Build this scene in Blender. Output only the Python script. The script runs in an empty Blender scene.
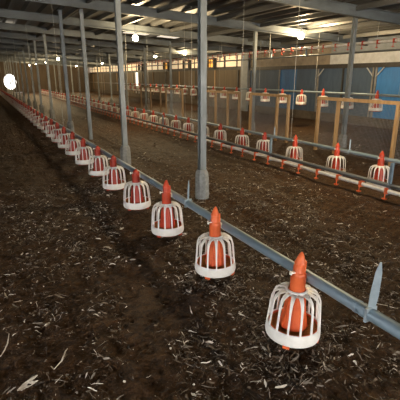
import bpy, math, random
import numpy as np
from mathutils import Vector, Matrix
random.seed(7); rng = np.random.default_rng(11)
sc = bpy.context.scene
col = sc.collection
PI = math.pi

# ------------------------------------------------------------------ materials
def newmat(name):
    m = bpy.data.materials.new(name); m.use_nodes = True
    nt = m.node_tree; nt.nodes.clear()
    out = nt.nodes.new('ShaderNodeOutputMaterial'); b = nt.nodes.new('ShaderNodeBsdfPrincipled')
    nt.links.new(b.outputs[0], out.inputs[0])
    return m, nt, b
def noise(nt, scale, detail=4, rough=.6, vec=None, dim='3D'):
    n = nt.nodes.new('ShaderNodeTexNoise'); n.inputs['Scale'].default_value = scale
    n.inputs['Detail'].default_value = detail; n.inputs['Roughness'].default_value = rough
    if vec is not None: nt.links.new(vec, n.inputs['Vector'])
    return n
def ramp(nt, fac, stops):
    r = nt.nodes.new('ShaderNodeValToRGB'); cr = r.color_ramp
    while len(cr.elements) < len(stops): cr.elements.new(.5)
    for e, (p, c) in zip(cr.elements, stops): e.position = p; e.color = (*c, 1)
    nt.links.new(fac, r.inputs[0]); return r
def objvec(nt, scale=(1, 1, 1)):
    g = nt.nodes.new('ShaderNodeNewGeometry'); mp = nt.nodes.new('ShaderNodeMapping')
    mp.inputs['Scale'].default_value = scale
    nt.links.new(g.outputs['Position'], mp.inputs['Vector']); return mp.outputs[0]
def mat(name, c1, c2=None, scale=8, rough=.5, metal=0, bump=0, bscale=60, stretch=(1, 1, 1), lo=.35, hi=.65, spec=.5):
    m, nt, b = newmat(name)
    c2 = c2 or tuple(x * .75 for x in c1)
    v = objvec(nt, stretch)
    n = noise(nt, scale, 5, .65, v)
    r = ramp(nt, n.outputs['Fac'], [(lo, c2), (hi, c1)])
    nt.links.new(r.outputs[0], b.inputs['Base Color'])
    b.inputs['Roughness'].default_value = rough; b.inputs['Metallic'].default_value = metal
    b.inputs['Specular IOR Level'].default_value = spec
    if bump:
        bn = noise(nt, bscale, 4, .6, v); bp = nt.nodes.new('ShaderNodeBump')
        bp.inputs['Strength'].default_value = bump; bp.inputs['Distance'].default_value = .01
        nt.links.new(bn.outputs['Fac'], bp.inputs['Height']); nt.links.new(bp.outputs[0], b.inputs['Normal'])
    return m
def emis(name, c, s):
    m, nt, b = newmat(name)
    b.inputs['Base Color'].default_value = (*c, 1); b.inputs['Emission Color'].default_value = (*c, 1)
    b.inputs['Emission Strength'].default_value = s; b.inputs['Roughness'].default_value = .5
    return m

M = {}
M['white'] = mat('white_plastic', (.86, .84, .80), (.76, .73, .68), 14, .38)
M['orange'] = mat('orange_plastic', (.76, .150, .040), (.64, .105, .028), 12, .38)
M['orange_dim'] = mat('orange_plastic_dim', (.60, .062, .018), (.44, .04, .012), 12, .4)  # feeder orange with the weaker light farther off put into the colour
M['red'] = mat('red_and_dimmed_orange_plastic', (.44, .040, .016), (.32, .026, .011), 12, .45)  # red drinkers; also feeder orange darkened further to paint in dimmer light
M['feed'] = mat('feed_mash', (.42, .19, .04), (.24, .10, .02), 90, .9, bump=.6, bscale=160)
M['pipe'] = mat('galvanised_pipe', (.24, .32, .38), (.17, .235, .285), 9, .42, .25, stretch=(1, .25, 1))
M['blade'] = mat('galvanised_strip', (.36, .43, .47), (.26, .32, .36), 12, .4, .3)
M['steel'] = mat('galvanised_steel', (.27, .295, .30), (.165, .18, .18), 7, .5, .25, stretch=(1, 1, .3))
M['guard'] = mat('guard_concrete', (.33, .34, .33), (.20, .205, .20), 22, .85, bump=.6, bscale=40)
M['beam'] = mat('beam_paint', (.14, .158, .165), (.075, .084, .088), 3, .55, .1, stretch=(.4, 1, 1))
M['roof'] = mat('roof_sheet', (.105, .105, .10), (.055, .055, .053), 2, .38, .4, stretch=(1.5, .2, 1))
M['purlin'] = mat('purlin_steel', (.15, .15, .145), (.085, .085, .08), 4, .45, .3, stretch=(1, .3, 1))
M['whitepipe'] = mat('white_water_pipe', (.74, .73, .70), (.60, .58, .54), 10, .35)
M['rail'] = mat('grey_rail', (.135, .15, .16), (.09, .10, .11), 8, .5, .3, stretch=(1, .3, 1))
M['darkpipe'] = mat('dark_pipe', (.055, .055, .058), (.03, .03, .03), 8, .5)
M['wood'] = mat('raw_timber', (.52, .34, .17), (.36, .22, .10), 6, .7, stretch=(2, 2, .3), bump=.2)
M['oldwood'] = mat('aged_timber', (.36, .25, .15), (.24, .16, .09), 6, .75, stretch=(2, 2, .3), bump=.2)
M['wire'] = mat('mesh_wire', (.42, .45, .48), (.34, .36, .38), 10, .5, .4)
M['cable'] = mat('cable_steel', (.42, .42, .40), (.30, .30, .28), 10, .5, .3)
M['tan'] = mat('tan_curtain', (.105, .078, .05), (.07, .052, .033), 3, .75, stretch=(1, 3, .2), bump=.3, bscale=5)
M['blue'] = mat('blue_curtain', (.028, .13, .33), (.018, .085, .22), 3, .6, stretch=(1, 2, .4), bump=.3, bscale=4)
M['blueb'] = mat('bright_blue_curtain', (.03, .19, .50), (.02, .14, .38), 3, .55, stretch=(1, 2, .4), bump=.3, bscale=4)
M['bluegrey'] = mat('dull_blue_curtain', (.060, .095, .15), (.042, .07, .115), 3, .7, stretch=(1, 2, .4), bump=.3, bscale=4)
M['board'] = mat('pale_board', (.56, .57, .58), (.42, .43, .43), 4, .6)
M['greyboard'] = mat('grey_board', (.25, .275, .30), (.18, .20, .215), 3, .6)
M['tanboard'] = mat('tan_board', (.30, .25, .19), (.20, .165, .125), 3, .7)
M['kerb'] = mat('dirty_kerb', (.11, .085, .06), (.06, .046, .032), 5, .9, bump=.5)
M['dark'] = mat('dark_frame', (.035, .032, .03), (.02, .018, .016), 6, .6)
M['frame'] = mat('curtain_frame', (.24, .23, .21), (.16, .15, .14), 6, .6)
M['wall'] = mat('far_wall_sheet', (.10, .07, .043), (.06, .043, .027), 3, .8, stretch=(2, 2, .3))
M['bulb'] = emis('bulb_glass', (1, .86, .62), 40)
M['daylight'] = emis('daylight_opening', (1, .97, .92), 4)
M['litwin'] = emis('lit_translucent_pane', (1, .82, .60), .24)
M['litgap'] = emis('lit_door_gap', (1, .93, .82), 1.6)
M['amber'] = emis('amber_glow', (1, .46, .07), .75)
M['skysheet'] = emis('roof_sheet_and_lit_beam', (1, .88, .70), .8)

def litter_mat():
    m, nt, b = newmat('litter_floor')
    v = objvec(nt); vs = objvec(nt, (1, .35, 1))
    big = noise(nt, .55, 3, .6, vs); mid = noise(nt, 13, 7, .72, v); mid.inputs['Distortion'].default_value = 1.2; fine = noise(nt, 75, 5, .8, v)
    r1 = ramp(nt, big.outputs['Fac'], [(.35, (.082, .036, .010)), (.52, (.084, .044, .017)), (.68, (.090, .057, .030))])
    r2 = ramp(nt, mid.outputs['Fac'], [(.36, (.28, .24, .20)), (.53, (.95, .95, .95)), (.70, (1.7, 1.65, 1.55))])
    mx = nt.nodes.new('ShaderNodeMixRGB'); mx.blend_type = 'MULTIPLY'; mx.inputs[0].default_value = 1
    nt.links.new(r1.outputs[0], mx.inputs[1]); nt.links.new(r2.outputs[0], mx.inputs[2])
    r3 = ramp(nt, fine.outputs['Fac'], [(.36, (.6, .56, .5)), (.55, (1, 1, 1)), (.66, (1.35, 1.35, 1.35)), (.73, (3.0, 2.9, 2.7))])
    mx2 = nt.nodes.new('ShaderNodeMixRGB'); mx2.blend_type = 'MULTIPLY'; mx2.inputs[0].default_value = 1
    nt.links.new(mx.outputs[0], mx2.inputs[1]); nt.links.new(r3.outputs[0], mx2.inputs[2])
    nt.links.new(mx2.outputs[0], b.inputs['Base Color'])
    b.inputs['Roughness'].default_value = .6; b.inputs['Specular IOR Level'].default_value = .22
    bp = nt.nodes.new('ShaderNodeBump'); bp.inputs['Strength'].default_value = 1; bp.inputs['Distance'].default_value = .05
    ad = nt.nodes.new('ShaderNodeMath'); ad.operation = 'ADD'
    nt.links.new(mid.outputs['Fac'], ad.inputs[0])
    ml = nt.nodes.new('ShaderNodeMath'); ml.operation = 'MULTIPLY'; ml.inputs[1].default_value = .30
    nt.links.new(fine.outputs['Fac'], ml.inputs[0]); nt.links.new(ml.outputs[0], ad.inputs[1])
    nt.links.new(ad.outputs[0], bp.inputs['Height']); nt.links.new(bp.outputs[0], b.inputs['Normal'])
    return m
M['litter'] = litter_mat()
M['shred_pale'] = mat('shred_pale', (.74, .67, .57), (.50, .43, .34), 40, .7)
M['shred_grey'] = mat('shred_grey', (.27, .23, .185), (.17, .14, .11), 40, .75)
M['shred_brown'] = mat('shred_brown', (.15, .105, .065), (.09, .062, .037), 40, .8)
M['shred_dark'] = mat('shred_dark', (.05, .036, .024), (.03, .021, .014), 40, .85)

# ------------------------------------------------------------------ mesh builder
class MB:
    def __init__(s): s.v = []; s.f = []
    def add(s, vs, fs):
        o = len(s.v); s.v += [tuple(p) for p in vs]; s.f += [tuple(i + o for i in f) for f in fs]
    def box(s, x0, x1, y0, y1, z0, z1, mtx=None):
        vs = [Vector(p) for p in ((x0,y0,z0),(x1,y0,z0),(x1,y1,z0),(x0,y1,z0),(x0,y0,z1),(x1,y0,z1),(x1,y1,z1),(x0,y1,z1))]
        if mtx: vs = [mtx @ p for p in vs]
        s.add(vs, [(3,2,1,0),(4,5,6,7),(0,1,5,4),(1,2,6,5),(2,3,7,6),(3,0,4,7)])
    def tube(s, pts, r, n=10, cap=True):
        pts = [Vector(p) for p in pts]; rs = r if isinstance(r, (list, tuple)) else [r] * len(pts)
        rings = []; t0 = (pts[1] - pts[0]).normalized()
        a = t0.orthogonal().normalized()
        for i, p in enumerate(pts):
            t = (pts[min(i+1, len(pts)-1)] - pts[max(i-1, 0)]).normalized()
            a = (a - t * a.dot(t)).normalized(); b = t.cross(a)
            rings.append([p + (a * math.cos(2*PI*k/n) + b * math.sin(2*PI*k/n)) * rs[i] for k in range(n)])
        vs = [q for R in rings for q in R]; fs = []
        for i in range(len(pts)-1):
            for k in range(n):
                fs.append((i*n+k, i*n+(k+1)%n, (i+1)*n+(k+1)%n, (i+1)*n+k))
        if cap:
            fs.append(tuple(range(n-1, -1, -1))); fs.append(tuple((len(pts)-1)*n+k for k in range(n)))
        s.add(vs, fs)
    def lathe(s, prof, n=32, closed=False, c=(0, 0), cs=None):
        vs = []; fs = []
        for i, (r, z) in enumerate(prof):
            cx, cy = cs[i] if cs else c
            for k in range(n):
                a = 2*PI*k/n; vs.append((cx + r*math.cos(a), cy + r*math.sin(a), z))
        m = len(prof)
        for i in range(m if closed else m-1):
            j = (i+1) % m
            for k in range(n):
                fs.append((i*n+k, i*n+(k+1)%n, j*n+(k+1)%n, j*n+k))
        s.add(vs, fs)
    def strip(s, pts, side, w, t):
        """flat bar along pts: half widths w (list) along side, thickness t"""
        pts = [Vector(p) for p in pts]; side = Vector(side).normalized(); vs = []; fs = []
        for i, p in enumerate(pts):
            tan = (pts[min(i+1, len(pts)-1)] - pts[max(i-1, 0)]).normalized(); nn = tan.cross(side).normalized() * t
            ww = w[i] if isinstance(w, (list, tuple)) else w
            vs += [p - side*ww - nn, p + side*ww - nn, p + side*ww + nn, p - side*ww + nn]
        for i in range(len(pts)-1):
            for k in range(4): fs.append((i*4+k, i*4+(k+1)%4, i*4+4+(k+1)%4, i*4+4+k))
        fs.append((3,2,1,0)); L = (len(pts)-1)*4; fs.append((L, L+1, L+2, L+3))
        s.add(vs, fs)
    def build(s, name, m, parent=None, smooth=True, ang=40, loc=None):
        me = bpy.data.meshes.new(name); me.from_pydata(s.v, [], s.f); me.validate(); me.update()
        bmfix(me)
        if smooth:
            me.polygons.foreach_set('use_smooth', [True]*len(me.polygons)); me.set_sharp_from_angle(angle=math.radians(ang))
        me.materials.append(m)
        o = bpy.data.objects.new(name, me); col.objects.link(o)
        if parent: o.parent = parent
        if loc: o.location = loc
        return o
def bmfix(me):
    import bmesh
    b = bmesh.new(); b.from_mesh(me); bmesh.ops.recalc_face_normals(b, faces=b.faces); b.to_mesh(me); b.free()

def tag(o, label=None, cat=None, group=None, kind=None):
    if label: o['label'] = label
    if cat: o['category'] = cat
    if group: o['group'] = group
    if kind: o['kind'] = kind
    return o
def empty(name, loc, label, cat, group=None):
    o = bpy.data.objects.new(name, None); col.objects.link(o); o.location = loc; o.empty_display_size = .1
    return tag(o, label, cat, group)
def copy_tree(o, parent=None):
    c = o.copy(); col.objects.link(c)
    if parent: c.parent = parent
    for ch in list(o.children): copy_tree(ch, c)
    return c
def struct(mb, name, m, smooth=False):
    return tag(mb.build(name, m, smooth=smooth), kind='structure')
ONES = 'zeroth first second third fourth fifth sixth seventh eighth ninth tenth eleventh twelfth thirteenth fourteenth fifteenth sixteenth seventeenth eighteenth nineteenth'.split()
def ordw(n):
    if n < 20: return ONES[n]
    t = {2: 'twent', 3: 'thirt', 4: 'fort', 5: 'fift', 6: 'sixt'}[n // 10]
    return t + 'ieth' if n % 10 == 0 else t + 'y-' + ONES[n % 10]

# ------------------------------------------------------------------ camera
H = 1.6; FPX = 404.0
pitch = math.atan((200 - 77) / FPX); yaw = math.atan((200 + 20) / (FPX / math.cos(pitch)))
cam = bpy.data.cameras.new('camera'); co = bpy.data.objects.new('camera', cam); col.objects.link(co)
cam.sensor_fit = 'HORIZONTAL'; cam.sensor_width = 36; cam.lens = FPX / 400 * 36
co.location = (0, 0, H); co.rotation_euler = (PI/2 - pitch, 0, -yaw); cam.clip_start = .05; cam.clip_end = 200
sc.camera = co

# ------------------------------------------------------------------ floor
def vnoise(x, y, seed):
    r = np.random.default_rng(seed).random((256, 256))
    xi = np.floor(x).astype(int); yi = np.floor(y).astype(int); fx = x - xi; fy = y - yi
    fx = fx*fx*(3-2*fx); fy = fy*fy*(3-2*fy)
    g = lambda a, b: r[a & 255, b & 255]
    return (g(xi,yi)*(1-fx)+g(xi+1,yi)*fx)*(1-fy) + (g(xi,yi+1)*(1-fx)+g(xi+1,yi+1)*fx)*fy
def fbm(x, y, s, seed, o=4):
    t = 0; a = 1; tot = 0
    for i in range(o): t = t + a*vnoise(x*s+13.7*i, y*s+7.1*i, seed+i); tot += a; a *= .55; s *= 2.1
    return t/tot
def floor_h(x, y):
    near = np.clip(1 - (y-10)/20, .15, 1)
    h = (fbm(x, y, 1.3, 3)-.5)*.05 + (fbm(x, y, 9, 23, 3)-.5)*.045
    cr = 1-np.abs(2*fbm(x, y, 17, 83, 3)-1)**.8; h = h + (cr-.75)*.030*np.clip((9-y)/5, 0, 1)
    rut = np.maximum(0, np.sin(x*5.2 + 1.2*fbm(x, y*.3, 1, 41)) - .2) * ((x > 1.9) & (x < 4.2))
    h = h - .06*rut + (fbm(x*2.2, y*.45, 5, 61, 3)-.5)*.03
    return np.minimum(h*near, .014) - .014
xs = np.concatenate([np.arange(-5.2, -1.3, .4), np.arange(-1.3, -.4, .06), np.arange(-.4, 3.6, .014), np.arange(3.6, 4.6, .04), np.arange(4.6, 12.2, .16)])
ys = np.concatenate([np.arange(-6, .4, .4), np.arange(.4, 4.6, .014), np.arange(4.6, 7, .03), np.arange(7, 12, .06), np.arange(12, 51, .4)])
X, Y = np.meshgrid(xs, ys, indexing='ij'); Z = floor_h(X, Y)
nx, ny = X.shape; idx = np.arange(nx*ny).reshape(nx, ny)
fme = bpy.data.meshes.new('floor')
quads = np.stack([idx[:-1,:-1], idx[1:,:-1], idx[1:,1:], idx[:-1,1:]], -1).reshape(-1, 4)
fme.vertices.add(nx*ny); fme.vertices.foreach_set('co', np.stack([X, Y, Z], -1).reshape(-1))
fme.loops.add(quads.size); fme.loops.foreach_set('vertex_index', quads.reshape(-1).astype(np.int32))
fme.polygons.add(len(quads)); fme.polygons.foreach_set('loop_start', np.arange(0, quads.size, 4, dtype=np.int32))
fme.update(calc_edges=True); fme.validate(); fme.polygons.foreach_set('use_smooth', [True]*len(quads))
fme.materials.append(M['litter'])
fo = bpy.data.objects.new('floor', fme); col.objects.link(fo); tag(fo, kind='structure')

# loose litter: shredded straw and shavings, uncountable
def shreds(n, x0, x1, y0, y1, lmin, lmax, seed):
    g = np.random.default_rng(seed)
    px = g.uniform(x0, x1, n); py = y0 + (y1-y0)*g.random(n)**1.35
    dens = np.clip((fbm(px, py*.6, 1.1, 77)-.36)*3.0, .28, 1) * np.clip((fbm(px, py, 5, 99)-.40)*3.6, .15, 1)
    # the trodden brown strip without shavings, running across the litter
    d = np.abs((px-.55) - (py-1.64)*.31); strip = np.exp(-(d/.21)**2)
    dens *= 1 - .8*strip
    for (fy, fx) in ((1.69, 1.54), (2.68, 1.54)):     # scratched-up heaps of shavings round the feeders
        dens += .8*np.exp(-((np.hypot(px-fx, py-fy)-.20)/.09)**2)*(fbm(px, py, 7, 5) > .45)
    keep = g.random(n) < dens; px = px[keep]; py = py[keep]; n = len(px)
    L = lmin + (lmax-lmin)*g.random(n)**4.0; W = .0016 + .006*g.random(n)**2; W = np.minimum(W, L*.45)
    th = g.uniform(0, 2*PI, n); k = g.normal(0, 9, n)*.5; pit = np.abs(g.normal(0, .22, n)); roll = g.normal(0, .6, n); base = floor_h(px, py) + .003
    R = 5; vs = np.zeros((n, R, 2, 3)); kink = np.cumsum(g.normal(0, .35, (n, R)), 1); wj = g.uniform(.55, 1.35, (n, R, 2)); zj = g.normal(0, .22, (n, R))
    for i in range(R):
        u = (i/(R-1)-.5); s = u*L; a = th + k*s*2
        a = a + kink[:, i]; cx = px + np.cos(th + k*s)*s + kink[:, i]*L*.10*np.sin(th); cy = py + np.sin(th + k*s)*s - kink[:, i]*L*.10*np.cos(th)
        cz = base + (u+.5)*L*np.sin(pit) + .003 + np.abs(zj[:, i])*np.minimum(L, .03)*.5
        w = W*(1-.6*abs(2*u)**3)
        for j, sg in enumerate((-1, 1)):
            ww = w*wj[:, i, j]; vs[:, i, j, 0] = cx - np.sin(a)*ww*sg*np.cos(roll); vs[:, i, j, 1] = cy + np.cos(a)*ww*sg*np.cos(roll)
            vs[:, i, j, 2] = cz + np.abs(w*np.sin(roll)) + w*sg*np.sin(roll)
    fi = np.arange(n)[:, None]*(R*2); q = []
    for i in range(R-1): q.append(np.concatenate([fi+2*i, fi+2*i+1, fi+2*i+3, fi+2*i+2], 1))
    q = np.stack(q, 1).reshape(-1, 4)
    mi = np.repeat(g.choice(4, n, p=[.11, .24, .40, .25]), R-1)
    return vs.reshape(-1, 3), q, mi
def shred_object(sets, name, label):
    V = []; Q = []; MI = []; o = 0
    for v, q, mi in sets: V.append(v); Q.append(q+o); MI.append(mi); o += len(v)
    V = np.concatenate(V); Q = np.concatenate(Q); MI = np.concatenate(MI).astype(np.int32)
    me = bpy.data.meshes.new(name)
    me.vertices.add(len(V)); me.vertices.foreach_set('co', V.reshape(-1))
    me.loops.add(Q.size); me.loops.foreach_set('vertex_index', Q.reshape(-1).astype(np.int32))
    me.polygons.add(len(Q)); me.polygons.foreach_set('loop_start', np.arange(0, Q.size, 4, dtype=np.int32))
    for k in ('shred_pale', 'shred_grey', 'shred_brown', 'shred_dark'): me.materials.append(M[k])
    me.polygons.foreach_set('material_index', MI); me.update(calc_edges=True); me.validate()
    ob = bpy.data.objects.new(name, me); col.objects.link(ob)
    return tag(ob, label, 'litter', kind='stuff')
shred_object([shreds(300000, -.3, 4.5, .35, 6.5, .006, .075, 5), shreds(120000, -.3, 9, 5, 18, .012, .09, 6)],
             'straw_litter', 'shredded pale straw and shavings scattered over the brown floor')

# a few larger loose pieces
def straw(pts, r, label, m='shred_pale'):
    mb = MB(); zz = [floor_h(np.array(p[0]), np.array(p[1])) + p[2] for p in pts]
    P = [(p[0], p[1], float(z)) for p, z in zip(pts, zz)]
    mb.tube(P, [r*(.5 if i in (0, len(P)-1) else 1) for i in range(len(P))], 6)
    tag(mb.build('straw_stalk', M[m]), label, 'straw', 'long straw stalks on the litter')
def catmull(P, k=6):
    P = [Vector(p) for p in P]; Q = [P[0]] + P + [P[-1]]; out = []
    for i in range(1, len(Q)-2):
        for j in range(k):
            t = j/k; a, b, c, d = Q[i-1:i+3]
            out.append(.5*((2*b)+(c-a)*t+(2*a-5*b+4*c-d)*t*t+(3*b-a-3*c+d)*t**3))
    return out + [P[-1]]
# ground point under a pixel of the frame (used to site things where the photo shows them)
fw = Vector((math.sin(yaw)*math.cos(pitch), math.cos(yaw)*math.cos(pitch), -math.sin(pitch)))
rt = Vector((math.cos(yaw), -math.sin(yaw), 0)); upv = rt.cross(fw)
def gp(x, y, z=0):
    d = fw + rt*((x-200)/FPX) + upv*((200-y)/FPX); k = (z-H)/d.z
    return Vector((0, 0, H)) + d*k
straw([tuple(gp(*p)[:2]) + (h,) for p, h in (((0, 356), .012), ((4, 352), .02), ((8, 345), .024), ((9.5, 336), .018))], .0035, 'curved pale straw stalk lying at the floor edge below the dark litter')
straw([tuple(gp(*p)[:2]) + (h,) for p, h in (((54, 369), .012), ((62, 363), .022), ((66, 354), .022), ((67.5, 349), .014))], .004, 'bent pale straw stalk beside the big white wood chip')
straw([tuple(gp(*p)[:2]) + (h,) for p, h in (((374, 303), .012), ((386, 302.5), .014), ((399, 303.5), .012))], .003, 'straight thin white stalk on dirt below the pipe joint')
wc = gp(27, 385); mb = MB()
chip = [(-.05,-.012,0),(-.02,.018,.004),(.035,.03,.022),(.06,.022,.03),(.02,.006,.012),(.058,-.01,.02),(.02,-.014,.006),(-.03,-.03,.002)]
mb.add(chip + [(x, y, z+.006) for x, y, z in chip], [tuple(range(7, -1, -1)), tuple(range(8, 16))] + [(i, (i+1)%8, 8+(i+1)%8, 8+i) for i in range(8)])
tag(mb.build('wood_chip', M['shred_pale'], smooth=False, loc=(wc.x, wc.y, float(floor_h(np.array(wc.x), np.array(wc.y)))+.004)), 'large forked white wood chip lying on the litter', 'wood chip')

# ------------------------------------------------------------------ feeders
def make_feeder(name, label, group, om, th=1.0):
    root = empty(name, (0, 0, 0), label, 'poultry feeder', group)
    p = MB(); p.lathe([(.001, .004), (.11, .002), (.138, .010), (.150, .034), (.1535, .098), (.149, .100), (.146, .040), (.132, .018), (.10, .012), (.001, .022)], 40)
    p.build('pan', om, root)
    f = MB(); f.lathe([(.149, .088), (.138, .078), (.12, .070), (.095, .066), (.001, .066)], 32); f.build('feed', M['feed'], root)
    r = MB(); r.lathe([(.151, .030), (.160, .022), (.167, .026), (.1715, .044), (.170, .074), (.166, .100), (.161, .104), (.1555, .098), (.158, .068), (.155, .046)], 48, closed=True)
    r.build('rim', M['white'], root)
    for k in range(4):
        a = 2*PI*(k+.42)/4; t = MB(); mt = Matrix.Rotation(a, 4, 'Z')
        t.box(.146, .1665, -.02, .02, .008, .028, mt)
        t.build('rim_clip', om, root, smooth=False)
    g = MB(); g.lathe([(.053, .306), (.066, .303), (.071, .314), (.067, .330), (.057, .335), (.053, .328)], 32, closed=True)
    for k in range(14):
        a = 2*PI*(k+.5)/14; c, s_ = math.cos(a), math.sin(a)
        prof = [(.062, .320), (.088, .323), (.114, .316), (.135, .299), (.1475, .266), (.153, .22), (.157, .165), (.161, .12), (.1635, .088)]
        g.strip([(c*R, s_*R, z) for R, z in prof], (-s_, c, 0), [.0125, .0130, .0118, .0095, .0072, .0060, .0055, .0055, .0062], .0045)
    g.build('grill', M['white'], root)
    t = MB(); t.lathe([(.042, .424), (.0465, .420), (.0475, .30), (.053, .26), (.066, .17), (.082, .080), (.079, .080), (.062, .17), (.052, .26), (.046, .30), (.046, .424)], 28)
    for k in range(8):
        a = 2*PI*k/8; c, s_ = math.cos(a), math.sin(a)
        t.strip([(c*.053, s_*.053, .29), (c*.067, s_*.067, .175), (c*.084, s_*.084, .084)], (-s_, c, 0), .004, .004)
    t.build('feed_tube', om, root)
    w = MB()
    w.lathe([(.034, .418), (.043, .420), (.043, .438), (.037, .446), (.034, .448), (.031, .485), (.030, .502), (.035, .506), (.032, .514), (.021, .545), (.012, .566), (.004, .575), (.0005, .576)], 24,
            cs=[(0,0),(0,0),(0,0),(0,0),(-.002,0),(-.002,0),(-.001,0),(0,0),(.001,0),(.003,0),(.005,0),(.006,0),(.006,0)])
    w.box(.012, .046, -.008, .008, .44, .512)          # the raised guide on the pipe side
    w.box(-.01, .03, .030, .043, .42, .48)
    w.v = [(x, y, .42 + (z-.42)*th) for x, y, z in w.v]
    w.build('tower', om, root)
    c = MB(); c.box(.030, .058, -.016, .016, .400, .416); c.box(.048, .058, -.016, .016, .390, .432); c.build('clip', M['white'], root, smooth=False)
    c = MB(); c.box(-.064, -.030, -.008, .008, .446, .454); c.box(-.068, -.060, -.008, .008, .439, .461); c.build('winch_tab', M['white'], root, smooth=False)
    return root

def row(positions, x, z, name, labels, group, jitter=.0, two=False):
    proto = make_feeder(name, labels(1), group, M['orange'] if two else M['orange_dim'], 1.0 if two else .85)
    proto_b = None
    for i, y in enumerate(positions):
        if i == 0: o = proto
        elif two and i == 2: o = proto_b = make_feeder(name, labels(3), group, M['orange_dim'])
        elif i == 3: o = proto_b = make_feeder(name, labels(4), group, M['red'], .5)  # farther feeders take the darkest copy, dimness painted into the plastic
        else: o = copy_tree(proto_b or proto)
        o.location = (x + random.uniform(-jitter, jitter), y, z); o['label'] = labels(i+1)
        o.rotation_euler = (random.uniform(-.015, .015), random.uniform(-.015, .015), random.uniform(-.12, .12))
    if two:                                            # the first one hangs a little askew
        proto.rotation_euler = Matrix.Rotation(.035, 3, Vector((.46, .89, 0))).to_euler()
ROW1 = [1.69, 2.68, 3.68, 4.66, 5.68, 6.62, 7.64, 8.70, 9.68] + [10.68 + k for k in range(38)]
row(ROW1, 1.54, 0.028, 'poultry_feeder', lambda n: f'{ordw(n)} white-caged feeder from the tall upright blade in the floor row along the blue-grey pipe', 'floor feeders along the blue-grey pipe', .006, True)
ROW2 = [4.02, 4.90, 5.97, 6.95, 7.79, 8.80, 9.70, 10.62, 11.5] + [12.45 + .95*k for k in range(33)]
row(ROW2, 5.15, 0.0, 'poultry_feeder', lambda n: f'{ordw(n)} feeder, counted from the near end, of the row behind the white drinker pipe', 'floor feeders behind the drinker pipe')
ROW3 = [7.57 + .98*k for k in range(24)]
row(ROW3, 9.2, 0.72, 'poultry_feeder', lambda n: f'{ordw(n)} raised feeder, counted from the near end, hanging above floor before the far wall', 'raised feeders before the far wall')

# ------------------------------------------------------------------ feed pipes
def roofz(x): return 3.45 - .055*abs(x)
def feed_pipe(x, z, y0, y1, label, blades, cables, joints, r=.034):
    root = empty('feed_pipe', (x, y0, z), label, 'feed pipe')
    t = MB(); t.tube([(0, 0, 0), (0, y1-y0, 0)], r, 20); t.build('tube', M['pipe'], root)
    for y in joints:
        c = MB(); c.tube([(0, y-y0-.05, 0), (0, y-y0-.012, 0)], r+.003, 20); c.tube([(0, y-y0+.012, 0), (0, y-y0+.03, 0)], r+.003, 20)
        c.build('coupling', M['pipe'], root)
    for y, h, w, lean in blades:
        b = MB(); b.strip([(0, y-y0, .01), (0, y-y0-lean*.4, .01+h*.35), (0, y-y0-lean*.8, .01+h*.8), (0, y-y0-lean, .01+h)], (.75, -.66, 0), [w*.75, w, w*.75, w*.2], .003)
        b.build('blade', M['blade'], root)
        b = MB(); b.box(-r-.004, r+.004, y-y0-.007, y-y0+.007, -r-.004, r+.006); b.build('blade_clamp', M['blade'], root, smooth=False)
    for y in cables:
        c = MB(); c.tube([(0, y-y0, r), (0, y-y0, roofz(x)-z)], .004, 6); c.build('suspension_cable', M['cable'], root)
    return root
feed_pipe(1.62, .432, .2, 49, 'long blue-grey feed pipe with an upright blade, behind the nearest floor feeders',
          [(1.21, .29, .021, .02), (3.36, .22, .009, .02)], [10.2, 16, 22, 28, 34, 40, 46], [1.27, 4.3, 7.3, 10.3, 13.3])
feed_pipe(5.235, .42, 2.6, 44, 'grey feed pipe behind the white drinker pipe and its orange drinkers',
          [(4.72, .2, .013, 0), (6.72, .2, .013, 0)], [6.2, 8.0, 11, 14, 17, 20, 26, 32, 38], [5.4, 8.4, 11.4], .03)
feed_pipe(9.285, 1.15, 4.6, 32, 'dark raised feed pipe carrying hanging feeders before the blue wall',
          [], [7, 10, 13, 16, 19, 22, 25, 28], [6.5, 9.5, 12.5], .026).children[0].data.materials[0] = M['darkpipe']

# ------------------------------------------------------------------ drinker lines
def drinker_line(x, zp, zr, y0, y1, label, red, posts, cables, rp=.030, rr=.030, step=.43, hang=.12):
    root = empty('drinker_line', (x, y0, 0), label, 'drinker line')
    t = MB(); t.tube([(0, 0, zp), (0, y1-y0, zp)], rp, 14); t.build('water_pipe', M['whitepipe'], root)
    t = MB(); t.tube([(.012, 0, zr), (.012, y1-y0, zr)], rr, 14); t.build('support_rail', M['rail'], root)
    n0 = None; y = .18
    while y < y1-y0:
        if n0 is None:
            n = MB(); n.box(-rp-.006, rp+.006, -.022, .022, zp-rp-.01, zp+rp+.012)
            n.tube([(-.03, 0, zp), (-.036, 0, zp-.02), (-.036, 0, zp-hang)], .0075, 8)
            n.lathe([(.004, zp-hang+.006), (.03, zp-hang+.010), (.036, zp-hang+.022), (.033, zp-hang+.022), (.024, zp-hang+.013), (.002, zp-hang+.012)], 14, c=(-.036, 0))
            n0 = n.build('nipple_drinker', red, root); n0.location = (0, y, 0)
        else:
            c = n0.copy(); col.objects.link(c); c.parent = root; c.location = (0, y, 0)
        y += step
    for py, za, zb in posts:
        b = MB(); b.box(-.014, .022, py-y0-.018, py-y0+.018, za, zb); b.box(-.034, .034, py-y0-.018, py-y0+.018, zp-rp-.014, zp-rp-.004); b.build('bracket', M['pipe'], root, smooth=False)
    for py in cables:
        c = MB(); c.tube([(.012, py-y0, zr+rr), (.012, py-y0, roofz(x)-.01)], .005, 6); c.build('suspension_rod', M['cable'], root)
    return root
drinker_line(4.6, .15, .225, 2.4, 26, 'low white drinker pipe with grey rail and orange drinkers just above floor', M['orange'],
             [(3.42, .11, .53), (6.0, .11, .53), (8.6, .11, .53), (11.2, .11, .53)], [9.3, 14.4, 18, 21])
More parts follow.
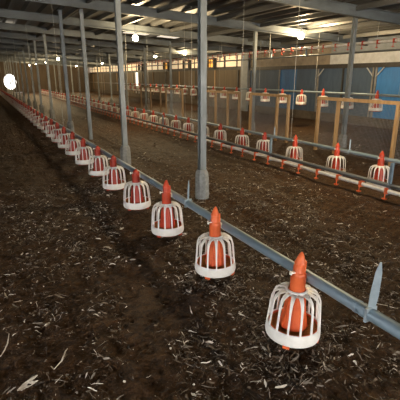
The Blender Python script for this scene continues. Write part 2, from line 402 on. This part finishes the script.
drinker_line(8.2, 2.37, 2.17, 5.0, 26, 'raised white drinker pipe with red drinkers high before the far wall', M['red'],
             [(6.1, 2.14, 2.38), (7.7, 2.14, 2.38), (9.3, 2.14, 2.38), (10.9, 2.14, 2.38), (12.5, 2.14, 2.38), (14.1, 2.14, 2.38)], [6.95, 8.15, 11, 14, 17, 20, 23], rp=.032, rr=.022, hang=.14)

# ------------------------------------------------------------------ steel posts
def post(x, y, label, group, guard_h=.40, w=.043, top=None):
    z = top or roofz(x) - .02
    root = empty('steel_post', (x, y, -.01), label, 'steel post', group)
    s = MB(); t = .008
    s.box(-w, w, -w, -w+2*t, 0, z); s.box(-w, w, w-2*t, w, 0, z); s.box(-t, t, -w+t, w-t, 0, z)
    s.build('shaft', M['steel'], root, smooth=False)
    if guard_h:
        g = MB(); g.lathe([(.001, 0), (.098, 0), (.102, .03), (.098, guard_h*.7), (.092, guard_h*.9), (.07, guard_h), (.001, guard_h)], 8)
        g.build('base_guard', M['guard'], root, ang=25)
    b = MB(); b.box(-w-.03, w+.03, -w-.03, w+.03, z-.015, z); b.build('cap_plate', M['steel'], root, smooth=False)
    return root
R1 = [(2.52, 4.78), (2.20, 7.22), (2.43, 11.03), (2.12, 12.15), (2.35, 17.2), (2.35, 20.4)] + [(2.4, 23.5+3.1*k) for k in range(9)]
for i, (x, y) in enumerate(R1):
    post(x, y, f'{ordw(i+1)} steel post, counted from the near end, of the row behind the blue-grey feed pipe', 'steel posts behind the feed pipe', .40 if i != 2 else 0)
R2 = [(7.45, 6.95), (7.11, 10.23)] + [(7.15, 13.3+3.1*k) for k in range(12)]
for i, (x, y) in enumerate(R2):
    post(x, y, f'{ordw(i+1)} steel post, counted from the near end, of the row beyond the drinker pipes', 'steel posts beyond the drinker pipes', .31, .042)

# ------------------------------------------------------------------ timber catch frames with mesh
def panel(x, ya, yb, posts, label, m, h=1.17, mesh=True, rails=(1,), pw=.03):
    root = empty('timber_panel', (x, ya, -.01), label, 'timber panel', 'timber mesh panels')
    for y in posts:
        b = MB(); b.box(-pw, pw, y-ya-pw, y-ya+pw, 0, h-.045); b.build('upright', m, root, smooth=False)
    for f in rails:
        b = MB(); b.box(-pw-.005, pw+.005, min(0, yb-ya)-pw, max(0, yb-ya)+pw, h*f-.045, h*f+.02); b.build('rail', m, root, smooth=False)
    if mesh:
        w = MB(); L = yb-ya; nn = int(abs(L)/.03); s = L/nn
        for k in range(nn+1): w.box(pw, pw+.004, k*s-.0004, k*s+.0004, .03, h-.04)
        for k in range(37): w.box(pw, pw+.004, min(0, L), max(0, L), .04+k*.03-.0004, .04+k*.03+.0004)
        w.build('wire_mesh', M['wire'], root, smooth=False)
    return root
panel(6.65, 7.0, 3.6, [7.0, 6.42, 4.98, 3.6], 'pale timber mesh panel before the blue wall, longest and nearest of its kind', M['wood'])
panel(6.7, 9.75, 8.1, [9.75, 8.55, 8.1], 'pale timber mesh panel before the blue wall beside the second far post', M['wood'])
panel(6.7, 12.5, 10.35, [12.5, 11.75, 11.0, 10.35], 'brown timber mesh panel behind the tall near steel post', M['oldwood'])
panel(6.7, 15.9, 14.3, [15.9, 14.3], 'small brown timber mesh panel before the tan wall', M['oldwood'])
panel(6.9, 19.5, 17.0, [19.5, 18.2, 17.0], 'distant brown timber panel in the dim far end before the tan wall', M['oldwood'], mesh=False)

# ------------------------------------------------------------------ shell: walls
YN, YF, XW, XL = -6.0, 50.0, 11.5, -5.0
def wallbox(name, m, y0, y1, z0, z1, x=XW, t=.06, dx=0): 
    mb = MB(); mb.box(x-dx, x-dx+t, y0, y1, z0, z1); return struct(mb, name, m)
mb = MB(); mb.box(XW, XW+.25, YN, YF, -.1, .30); struct(mb, 'baseboard_right', M['kerb'])
wallbox('wall_right', M['tan'], 16.9, YF, .30, 2.02, dx=0)
for k, (a, b, m) in enumerate([(14.6, 16.9, 'bluegrey'), (13.5, 14.6, 'blue'), (12.2, 13.5, 'bluegrey'), (9.65, 12.2, 'bluegrey'), (6.6, 9.65, 'blueb'), (YN, 6.6, 'blue')]):
    wallbox('wall_right_curtain', M[m], a, b, .30, 1.93)
# curtain frame: rails and uprights
mb = MB(); mb.box(XW-.05, XW, YN, YF, 1.00, 1.06); struct(mb, 'trim_1', M['frame'])
mb = MB(); mb.box(XW-.05, XW, YN, 16.9, 1.90, 1.95); struct(mb, 'trim_2', M['dark'])
mb = MB(); mb.box(XW-.025, XW+.1, YN, YF, 1.95, 2.045); struct(mb, 'trim_3', M['dark'])
for k, y in enumerate([16.9, 14.6, 12.25, 11.0, 9.7, 9.58, 6.6]):
    mb = MB(); mb.box(XW-.045, XW, y-.03, y+.03, .30, 1.93); struct(mb, f'trim_{4+k}', M['frame'] if k != 3 else M['dark'])
for k, (y, s) in enumerate([(12.25, -1), (9.7, 1), (9.58, -1)]):   # corner braces
    mb = MB(); mb.strip([(XW-.03, y, 1.62), (XW-.03, y+s*.28, 1.90)], (1, 0, 0), .015, .015); struct(mb, f'trim_{11+k}', M['board'])
# band above the curtain
wallbox('wall_right_upper', M['tanboard'], 11.7, 16.9, 2.04, 2.9)
wallbox('wall_right_board', M['board'], YN, 11.7, 2.04, 2.42, dx=.02)
wallbox('wall_right_top', M['greyboard'], YN, 11.7, 2.42, 2.9)
for k in range(14):
    y0 = 16.9 + k*2.35; mb = MB(); mb.box(XW, XW+.03, y0+.07, y0+2.28, 2.10, 2.74); struct(mb, f'window_{k+1}', M['litwin'])
    mb = MB(); mb.box(XW-.03, XW+.06, y0-.07, y0+.07, 2.04, 2.8); mb.box(XW-.03, XW+.06, y0+1.12, y0+1.2, 2.04, 2.8); mb.box(XW-.03, XW+.06, y0, y0+2.35, 2.73, 2.9); mb.box(XW-.03, XW+.06, y0, y0+2.35, 2.04, 2.11)
    mb.box(XW-.025, XW+.05, y0, y0+2.35, 2.40, 2.43); struct(mb, f'window_{k+1}_frame', M['dark'])
for k in range(14):                                    # studs down the tan curtain and the pale pillar at its near end
    y0 = 17.9 + k*2.35; mb = MB(); mb.box(XW-.04, XW, y0-.05, y0+.05, .30, 1.95); struct(mb, f'trim_{20+k}', M['oldwood'] if k % 2 else M['dark'])
mb = MB(); mb.box(XW-.10, XW+.05, 16.95, 17.55, -.05, 2.75); struct(mb, 'wall_right_pillar', M['greyboard'])
# lit gap of a door in the tan wall
mb = MB(); mb.box(XW-.02, XW-.005, 33.0, 33.55, .9, 1.95); struct(mb, 'door_1', M['litgap'])
mb = MB(); mb.box(XW-.04, XW, 32.85, 33.0, .3, 2.0); mb.box(XW-.04, XW, 33.55, 33.7, .3, 2.0); struct(mb, 'door_1_frame', M['board'])
# ventilation boxes in the band
for i, (y, lit) in enumerate([(20.5, 1), (23.6, 0), (26.8, 0), (32.0, 0)]):
    o = empty('ventilation_box', (XW-.06, y, 2.32), ['ventilation box glowing amber in the lit window band', 'dark ventilation box in window band, next beyond the amber one', 'dark ventilation box in window band, second beyond the amber one', 'dark ventilation box farthest along the lit window band'][i], 'ventilation box', 'ventilation boxes in the window band')
    b = MB(); b.box(-.16, .04, -.42, -.34, -.27, .27); b.box(-.16, .04, .34, .42, -.27, .27); b.box(-.16, .04, -.34, .34, -.27, -.2); b.box(-.16, .04, -.34, .34, .2, .27); b.build('housing', M['dark'], o, smooth=False)
    b = MB(); b.box(-.02, .03, -.34, .34, -.2, .2); b.build('glowing_pane', M['amber'] if lit or i == 2 else M['litwin'], o, smooth=False)
    b = MB(); b.box(-.14, -.11, -.34, .34, -.012, .012); b.box(-.14, -.11, -.012, .012, -.2, .2); b.build('guard_bar', M['dark'], o, smooth=False)
# end and left walls
cx, cz = 2.83, 1.10; mb = MB(); N = 32
ring = [(cx+.60*math.cos(2*PI*k/N), YF, cz+.80*math.sin(2*PI*k/N)) for k in range(N)]
def sq(a):
    c, s = math.cos(a), math.sin(a); k = max(abs(c)/1.0, abs(s)/1.0); return (cx + c/k*1.2, YF, cz + s/k*1.1)
outer = [sq(2*PI*k/N) for k in range(N)]
mb.add(ring + outer, [(k, (k+1)%N, N+(k+1)%N, N+k) for k in range(N)])
mb.box(XL, cx-1.2, YF, YF+.05, -.1, 3.5); mb.box(cx+1.2, XW+.2, YF, YF+.05, -.1, 3.5); mb.box(cx-1.2, cx+1.2, YF, YF+.05, 2.2, 3.5)
struct(mb, 'wall_end', M['wall'])
mb = MB(); mb.add([(cx+.60*math.cos(2*PI*k/N), YF+.04, cz+.80*math.sin(2*PI*k/N)) for k in range(N)], [tuple(range(N))])
struct(mb, 'window_15', M['daylight'])
mb = MB(); mb.box(cx-.07, cx+.07, YF-.02, YF+.02, cz-.25, cz+.25); mb.box(cx-.03, cx+.03, YF-.02, YF+.02, cz+.2, cz+.8); struct(mb, 'window_15_frame', M['dark'])
mb = MB(); mb.box(XL-.06, XL, 5, YF, -.1, 3.3); mb.box(XL-.06, XL, YN, 5, -.1, .8); mb.box(XL-.06, XL, YN, 5, 2.2, 3.3); mb.box(XL-.1, XL+.04, .9, 1.1, .8, 2.2); struct(mb, 'wall_left', M['tan'])  # unseen near stretch left open to let daylight onto the floor
mb = MB(); mb.box(XL, XW, YN-.06, YN, 2.3, 3.5); mb.box(XL, XL+1.5, YN-.06, YN, -.1, 2.3); mb.box(XW-1.5, XW, YN-.06, YN, -.1, 2.3); struct(mb, 'wall_front', M['wall'])  # out of view; header added to keep daylight off the ceiling

# ------------------------------------------------------------------ roof: deck, purlins, beams
mb = MB(); pts = []; x = XL
while x < XW+.15:          # trapezoid profile running along the house
    for dx, dz in ((0, 0), (.05, -.085), (.14, -.085), (.19, 0)):
        pts.append((x+dx, roofz(x+dx)+.085+dz))
    x += .42
n = len(pts); ysr = [YN, 8, 16, 24, YF+.1]
mb.add([(px, yy, pz) for yy in ysr for px, pz in pts], [(j*n+i, j*n+i+1, (j+1)*n+i+1, (j+1)*n+i) for j in range(len(ysr)-1) for i in range(n-1)])
struct(mb, 'ceiling', M['roof'])
BY = [-3.0, .3, 3.5, 6.72, 10.12, 13.25] + [16.4+3.15*k for k in range(11)]
for y in BY:
    mb = MB()
    for a, b in ((XL, 0), (0, XW)):
        for (w, z0, z1) in ((.05, -.235, -.215), (.012, -.215, -.04), (.05, -.04, -.02)):
            vs = []
            for xx in (a, b):
                z = roofz(xx) + .0
                vs += [(xx, y-w, z+z0), (xx, y+w, z+z0), (xx, y+w, z+z1), (xx, y-w, z+z1)]
            mb.add(vs, [(0,1,2,3),(7,6,5,4),(0,4,5,1),(1,5,6,2),(2,6,7,3),(3,7,4,0)])
    struct(mb, 'beam', M['beam'])
for x in (-3.2, -1.2, .6, 2.38, 4.1, 5.8, 7.2, 8.9, 10.4):
    z = roofz(x); mb = MB(); mb.box(x-.03, x+.03, YN, YF, z-.12, z-.02); struct(mb, 'beam_purlin', M['purlin'])
for k, (x0, x1, y0, y1) in enumerate([(4.9, 6.0, 14.6, 15.6), (6.25, 7.0, 14.6, 15.6), (.7, 1.5, 17.0, 18.2), (5.5, 7.6, 31, 33)]):  # last sheet's glow stands in for a beam lit by a bulb
    vs = [(x0, y0, roofz(x0)-.02), (x1, y0, roofz(x1)-.02), (x1, y1, roofz(x1)-.02), (x0, y1, roofz(x0)-.02)]
    mb = MB(); mb.add(vs + [(a, b, c+.012) for a, b, c in vs], [(3,2,1,0),(4,5,6,7),(0,1,5,4),(1,2,6,5),(2,3,7,6),(3,0,4,7)]); struct(mb, f'window_{16+k}', M['skysheet'])

# ------------------------------------------------------------------ lamps
def bulb(x, y, z, label, power, r=.09):
    root = empty('hanging_bulb', (x, y, z), label, 'lamp', 'hanging bulbs')
    c = MB(); c.tube([(0, 0, r+.10), (0, 0, roofz(x)-z)], .006, 6); c.build('cord', M['dark'], root)
    c = MB(); c.lathe([(.001, r+.11), (.028, r+.105), (.032, r+.02), (.034, r-.012), (.001, r-.012)], 14); c.build('socket', M['board'], root)
    g = MB(); g.lathe([(.001, -r)] + [(r*math.sin(PI*k/12), -r*math.cos(PI*k/12)) for k in range(1, 11)] + [(.03, r*.98)], 18); g.build('globe', M['bulb'], root)
    l = bpy.data.lights.new('bulb_light', 'POINT'); l.energy = power*(3.2 if y < 16 else 2.1); l.color = (1, .74, .40); l.shadow_soft_size = .08
    lo = bpy.data.objects.new('bulb_light', l); col.objects.link(lo); lo.parent = root; lo.location = (0, 0, -r-.10)
BU = [(8.42, 9.82, 2.74, 'bright bulb hanging by the beam in front of the blue wall', 75),
      (4.42, 4.30, 2.80, 'added out-of-view bulb brightening the floor around the near drinker pipe', 62),  # added outside the frame to brighten the mid ground
      (4.42, -4.2, 2.80, 'added out-of-view bulb brightening the near floor by the open end', 60),  # unseen extra lamp, put in for more light on the near floor
      (4.42, 12.80, 2.75, 'bulb hanging under the beam before the translucent roof sheets', 60),
      (9.2, 19.3, 2.75, 'bulb hanging before the lit window band, first beyond the tall near post', 75),
      (9.05, 22.9, 2.75, 'bulb hanging before the lit window band, second beyond the tall near post', 75),
      (4.78, 29.7, 2.75, 'far bulb glowing over the middle of the house between two posts', 90),
      (9.4, 36.0, 2.75, 'far bulb near the tan wall, third along its row', 110),
      (5.04, 37.2, 2.75, 'far bulb, second beyond the middle bulb toward the bright opening', 90),
      (4.8, 42.0, 2.75, 'far bulb, third beyond the middle bulb toward the bright opening', 90),
      (4.7, 46.8, 2.75, 'last small bulb before the bright opening in the end wall', 90),
      (9.2, 46.0, 2.75, 'last small bulb along the tan wall near the end', 90)]
for x, y, z, lb, pw in BU: bulb(x, y, z, lb, pw)

# ------------------------------------------------------------------ daylight through the open near end
w = bpy.data.worlds.new('world'); sc.world = w; w.use_nodes = True; nt = w.node_tree; nt.nodes.clear()
out = nt.nodes.new('ShaderNodeOutputWorld'); bg = nt.nodes.new('ShaderNodeBackground')
bg.inputs[0].default_value = (1, .98, .95, 1); bg.inputs[1].default_value = 6.6
nt.links.new(bg.outputs[0], out.inputs[0])

vs = sc.view_settings; vs.view_transform = 'Standard'; vs.look = 'None'; vs.gamma = 1; vs.use_curve_mapping = False; vs.exposure = 0.2
try:
    sc.cycles.use_denoising = True; sc.cycles.sample_clamp_indirect = 6
except Exception: pass
